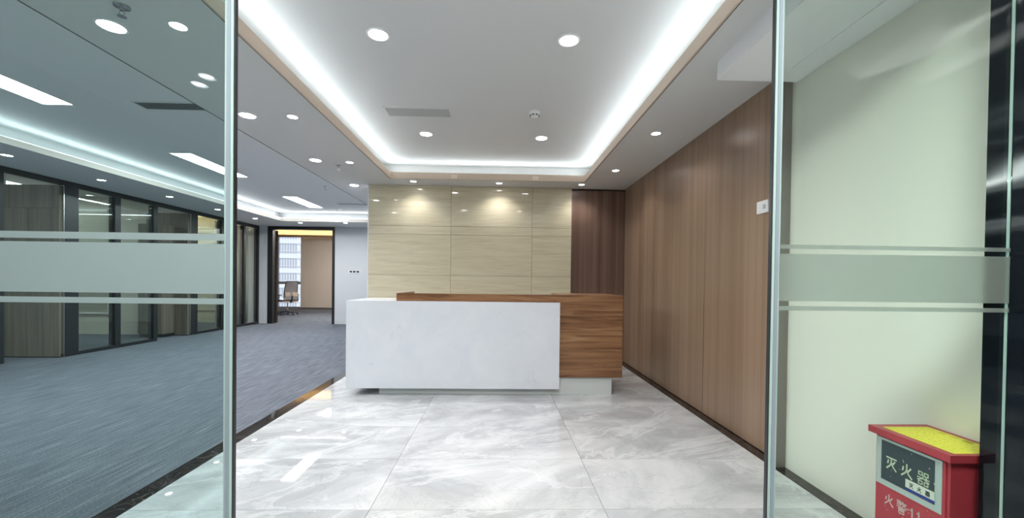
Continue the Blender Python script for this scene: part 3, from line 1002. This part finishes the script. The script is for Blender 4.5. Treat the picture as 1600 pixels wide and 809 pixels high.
# roller blind
t = thing('roller_blind', 'beige roller blind drawn down over the right part of the office window', 'blind', (-6.0, YB - .06, 0))
MB().box(-1.08, 1.75, -.004, .004, .15, 2.66).build('fabric', M['blind'], t)
MB().tube([(-1.08, 0, 2.68), (1.75, 0, 2.68)], .022).build('roller', M['chair_c'], t, smooth=True)
MB().box(-1.08, 1.75, -.010, .010, .142, .162).build('bottom_bar', M['brown'], t, bevel=.002)
t = thing('panel_light', 'square fill panel added out of view in the ceiling of the room beyond the end doorway', 'panel light', (-4.75, 12.6, 2.93))
MB().box(-.62, .62, -.32, .32, -.012, 0).build('diffuser', M['panel'], t)
light('lamp', 'AREA', (0, 0, -.03), 60, (1.0, 0.95, 0.90), (1.2, 0.6), (0, 0, 0), t)  # added lamp, brightens the far room from out of view

# office chairs
def office_chair(label, loc, rz, pad, mesh):
    t = thing('office_chair', label, 'chair', loc, rz)
    # backrest towards +y, seat towards -y
    def w(v): return .19 + .05 * (1 - v) ** 1.5 + .012 * math.sin(v * 3)
    def bend(v): return .24 + .05 * v - .05 * math.sin(v * math.pi)
    MB().grid(lambda u, v: ((u * 2 - 1) * (w(v) - .012), bend(v) + .03 * (u * 2 - 1) ** 2 * -1, .50 + v * .58), 8, 12, (0, .004, 0)).build('backrest', M[mesh], t, smooth=True)
    fr = []
    N = 14
    for i in range(N + 1): fr.append((-w(i / N), bend(i / N) - .03, .49 + i / N * .60))
    for i in range(N + 1): fr.append((w(1 - i / N), bend(1 - i / N) - .03, .49 + (1 - i / N) * .60))
    fr.append(fr[0])
    MB().tube(fr, .013).build('back_frame', M['chair_b'], t, smooth=True)
    MB().grid(lambda u, v: ((u * 2 - 1) * (w(.15 * v + .2) - .02), bend(.15 * v + .2) - .028, .60 + v * .14), 4, 3, (0, .03, 0)).build('lumbar_pad', M[pad], t, smooth=True)
    s = MB()
    s.grid(lambda u, v: ((u * 2 - 1) * (.24 - .03 * v), .20 - v * .46, .47 + .02 * math.sin(v * 3.1) + .012 * (u * 2 - 1) ** 2), 6, 8, (0, 0, -.06))
    s.build('seat', M[pad], t, smooth=True)
    MB().tube([(0, .18, .42), (0, .27, .48), (0, .27, .62)], [.03, .026, .02]).build('back_bracket', M['chair_b'], t, smooth=True)
    for sx in (-1, 1):
        a = MB().tube([(sx * .20, 0, .43), (sx * .28, 0, .45), (sx * .29, .02, .64)], .014).build('armrest', M['chair_b'], t, smooth=True)
        MB().box(sx * .29 - .035, sx * .29 + .035, -.12, .13, .64, .665).build('arm_pad', M['chair_b'], a, bevel=.01)
    MB().lathe([(.026, .10), (.026, .28), (.018, .28), (.018, .42)], n=14).build('gas_lift', M['chrome'], t, smooth=True)
    for k in range(5):
        an = k * 2 * math.pi / 5 + .35
        c, s_ = math.cos(an), math.sin(an)
        lg = MB().tube([(0, 0, .12), (c * .16, s_ * .16, .095), (c * .30, s_ * .30, .075)], [.028, .022, .015]).build('base_leg', M['chair_b'], t, smooth=True)
        MB().lathe([(.028, -.012), (.028, .012)], c=(c * .30, s_ * .30, .028), n=14, axis='Y').build('caster', M['chair_b'], lg, smooth=True)
    return t
office_chair('mesh backed swivel chair seen from behind in the far office', (-6.88, 13.45, 0), math.radians(238), 'chair_t', 'chair_m')
office_chair('swivel chair with a cream back half hidden by the far door jamb', (-7.62, 13.60, 0), math.radians(120), 'chair_c', 'chair_c')
tt = thing('office_table', 'table edge behind the far swivel chairs, left of the window', 'table', (-7.95, 12.3, 0))
MB().box(-.42, .35, -.55, .55, .72, .75).build('table_top', M['desk_top'], tt, bevel=.003)
for sx, sy in ((-.38, -.50), (-.38, .50), (.30, -.50), (.30, .50)):
    MB().box(sx - .02, sx + .02, sy - .02, sy + .02, 0, .72).build('leg', M['black'], tt)

# tower outside the window
tw = thing('tower_building', 'pale high rise tower with rows of narrow windows outside the far window', 'building', (-46, 96, -40), math.radians(12))
MB().box(-14, 22, 0, 14, 0, 120).build('wall', M['concrete'], tw)
for k in range(13):
    z = 24 + k * 3.4
    m = MB()
    for i in range(64):
        x = -13.6 + i * .56
        if i % 8 == 7: continue
        m.box(x, x + .24, -.10, .0, z, z + 1.55)
        m.box(x + .02, x + .22, -.10, .0, z - .65, z - .35)
    m.build('window_row', M['fwin'], tw, kind='stuff')
    MB().box(-14, 22, -.35, .0, z - .16, z - .06).build('ledge', M['concrete'], tw)
    MB().box(-14, 22, -.30, .0, z + 1.62, z + 1.85).build('ledge', M['concrete'], tw)

# ------------------------------------------------------------------ left partition: black frames, glass, open wood doors
wl = thing('wall_left', 'glazed corridor partition with black frames', None, (XP, 0, 0), kind='structure')
def F(name, mat, y0, y1, z0, z1, x0=-.05, x1=.0, bevel=.0015):
    return MB().box(x0, x1, y0, y1, z0, z1).build(name, M[mat], wl, bevel=bevel)
PT = HS
# heads and sills
for (a, b_) in ((1.3, 5.23), (6.0, 7.62), (8.45, YE)):
    F('bottom_rail', 'black', a, b_, 0, .05)
F('top_rail', 'black', 1.3, YE, PT - .075, PT)
for (a, b_) in ((1.3, 1.36), (3.2, 3.25), (5.15, 5.31), (6.02, 6.225), (6.80, 6.90), (7.545, 7.63), (8.42, 8.62), (9.34, 9.43), (10.15, 10.22), (10.72, YE)):
    F('post', 'black', a, b_, .05, PT - .075, -.10, .0)
for (a, b_) in ((1.36, 3.2), (3.25, 5.15), (6.225, 6.80), (6.90, 7.545), (8.62, 9.34), (9.43, 10.15), (10.22, 10.72)):
    MB().box(-.030, -.022, a, b_, .05, PT - .075).build('pane', M['glass_p'], wl)
# steel edge beside the open doors
for yy in (6.012, 8.412):
    F('edge_strip', 'chrome', yy, yy + .008, .0, PT - .075, -.02, .006)

def wood_door(n, yh, label):
    t = thing('door_%d' % n, label, None, (XP - .02, yh, 0), kind='structure')
    lf = MB().box(-.82, 0, -.02, .02, .015, 2.13).build('door_leaf', M['grey_wood'], t, bevel=.002)
    MB().box(-.82, 0, -.021, .021, .0, .015).build('bottom_seal', M['black'], t)
    MB().tube([(-.76, -.02, 1.0), (-.76, -.06, 1.0), (-.66, -.06, 1.0)], .009).build('handle', M['chrome'], lf, smooth=True)
    # wood lined return above the leaf
    MB().box(-.82, 0, -.015, .02, 2.135, PT - .08).build('over_panel', M['grey_wood'], t, bevel=.002)
    return t
wood_door(4, 5.99, 'grey brown wood door swung open behind the left glass, nearer one')
wood_door(5, 8.39, 'grey brown wood door swung open behind the left glass, farther one')

# offices behind the partition
of = MB()
of.box(-10.3, -10.2, 1.2, YE + .2, 0, 2.95)
of.box(-10.2, XP - .9, 6.04, 6.10, 0, 2.95)
of.box(-10.2, XP - .1, 8.46, 8.56, 0, 2.95)
of.box(-10.2, XP - .4, YE + .14, YE + .24, 0, 2.95)
tag(of.build('wall_office', M['office'], kind='structure'), 'pale inner walls of the offices behind the glazed partition')
tag(B('ceiling', M['ceil'], -10.3, XP - .1, 1.2, YE + .2, 2.75, 2.85, kind='structure'), 'ceiling of the offices behind the glazed partition')
tag(B('baseboard_left', M['brown'], -10.2, XP - .4, YE + .125, YE + .14, 0.30, .315, kind='structure'), 'thin rail low on the back wall of the far glazed office')
# venetian blind in the middle office
vb = thing('venetian_blind', 'pale closed venetian blind inside the middle office behind the glass', 'blind', (-8.85, 8.43, 0))
m = MB()
for i in range(58):
    z = .45 + i * .035
    m.prism([(-.95, .006, z), (-.95, .010, z + .001), (-.95, -.008, z + .026), (-.95, -.012, z + .025)], (1.9, 0, 0))
m.build('slats', M['slat'], vb, kind='stuff')
MB().box(-.96, .96, -.02, .02, 2.475, 2.52).build('head_rail', M['white'], vb, bevel=.002)
MB().box(-.95, .95, -.012, .012, .42, .44).build('bottom_rail', M['white'], vb, bevel=.002)
# tall cabinet at the side of the blind
cb = thing('tall_cabinet', 'tall grey brown cabinet behind the second glass pane', 'cabinet', (-6.75, 8.25, 0))
MB().box(-.22, .22, -.18, .18, .06, 2.2).build('body', M['grey_wood'], cb, bevel=.002)
MB().box(-.22, .22, -.16, .18, .0, .06).build('plinth', M['black'], cb)
for k in (0, 1):
    d_ = MB().box(-.218 + k * .219, -.001 + k * .219, -.20, -.181, .07, 2.19).build('door', M['grey_wood'], cb, bevel=.002)
    MB().box(-.03 + k * .045, -.018 + k * .045, -.215, -.20, 1.0, 1.15).build('handle', M['chrome'], d_)
t = thing('power_outlet', 'white power outlet low on the wall of the far glazed office', 'outlet', (-7.75, YE + .14, .62))
MB().box(-.06, .06, -.01, 0, -.043, .043).build('plate', M['white'], t, bevel=.002)
MB().box(-.02, .02, -.012, -.01, -.02, .02).build('socket', M['grille'], t)

# sheer curtain behind the last panes
ct = thing('sheer_curtain', 'pale grey green curtain in folds behind the last partition panes', 'curtain', (XP - .22, 10.08, 0))
m = MB()
N = 90
A = [[m.bm.verts.new((.025 * math.sin(i * .75), -.62 + 1.22 * i / N, z)) for z in (.04, 1.2, 2.44)] for i in range(N + 1)]
for i in range(N):
    for j in range(2):
        m.bm.faces.new((A[i][j], A[i + 1][j], A[i + 1][j + 1], A[i][j + 1]))
co = m.build('fabric', M['slat'], ct, smooth=True)
sm = co.modifiers.new('thickness', 'SOLIDIFY'); sm.thickness = .003
MB().tube([(0, -.64, 2.455), (0, .62, 2.455)], .010).build('rod', M['chrome'], ct, smooth=True)

# lights of the offices (unseen ceiling panels, nearest and middle added for fill)
def office_panel(label, loc, w, col, mat='panel'):
    t = thing('panel_light', label, 'panel light', loc)
    MB().box(-.3, .3, -.3, .3, -.012, 0).build('diffuser', M[mat], t)
    light('lamp', 'AREA', (0, 0, -.02), w, col, (.56, .56), (0, 0, 0), t)
office_panel('square fill panel added unseen in the nearest glazed office', (-8.4, 3.6, 2.75), 14, (1, .97, .93))
office_panel('square fill panel added unseen in the middle glazed office', (-8.6, 7.2, 2.75), 18, (1, .97, .93))
office_panel('square warm light panel in the far glazed office', (-8.2, 9.9, 2.75), 18, (1, .86, .70))
cove(-9.8, XP - .5, YE - .16, YE - .12, 'warm amber led strip at the back of the far glazed office', .5, 3.0, (1.0, .6, .22), 2.45, 'warm')
tag(B('trim_14', M['cream'], -10.0, XP - .45, YE - .24, YE - .06, 2.42, 2.45, kind='structure'), 'cove shelf at the back of the far glazed office')

# ------------------------------------------------------------------ lobby lights behind the camera: added fill panels, then a downlight pair
for k, (x, y_) in enumerate(((-0.75, 0.2), (0.75, 0.2))):
    t = thing('panel_light', 'square fill panel added in the unseen lobby ceiling behind the camera, %s one' % ('left', 'right')[k], 'panel light', (x, y_, 2.6))
    MB().box(-.3, .3, -.3, .3, -.012, 0).build('diffuser', M['panel'], t)
    light('lamp', 'AREA', (0, 0, -.02), P_LOBBY_FILL, (1, 1, .97), (.56, .56), (0, 0, 0), t)

for k, (x, y_) in enumerate(((-2.24, -0.62), (-2.10, -0.50))):
    dup(cor, (x, y_, 2.6), 0, 'small downlight in the lobby ceiling behind the camera, %s of the pair' % ('farther', 'nearer')[k])
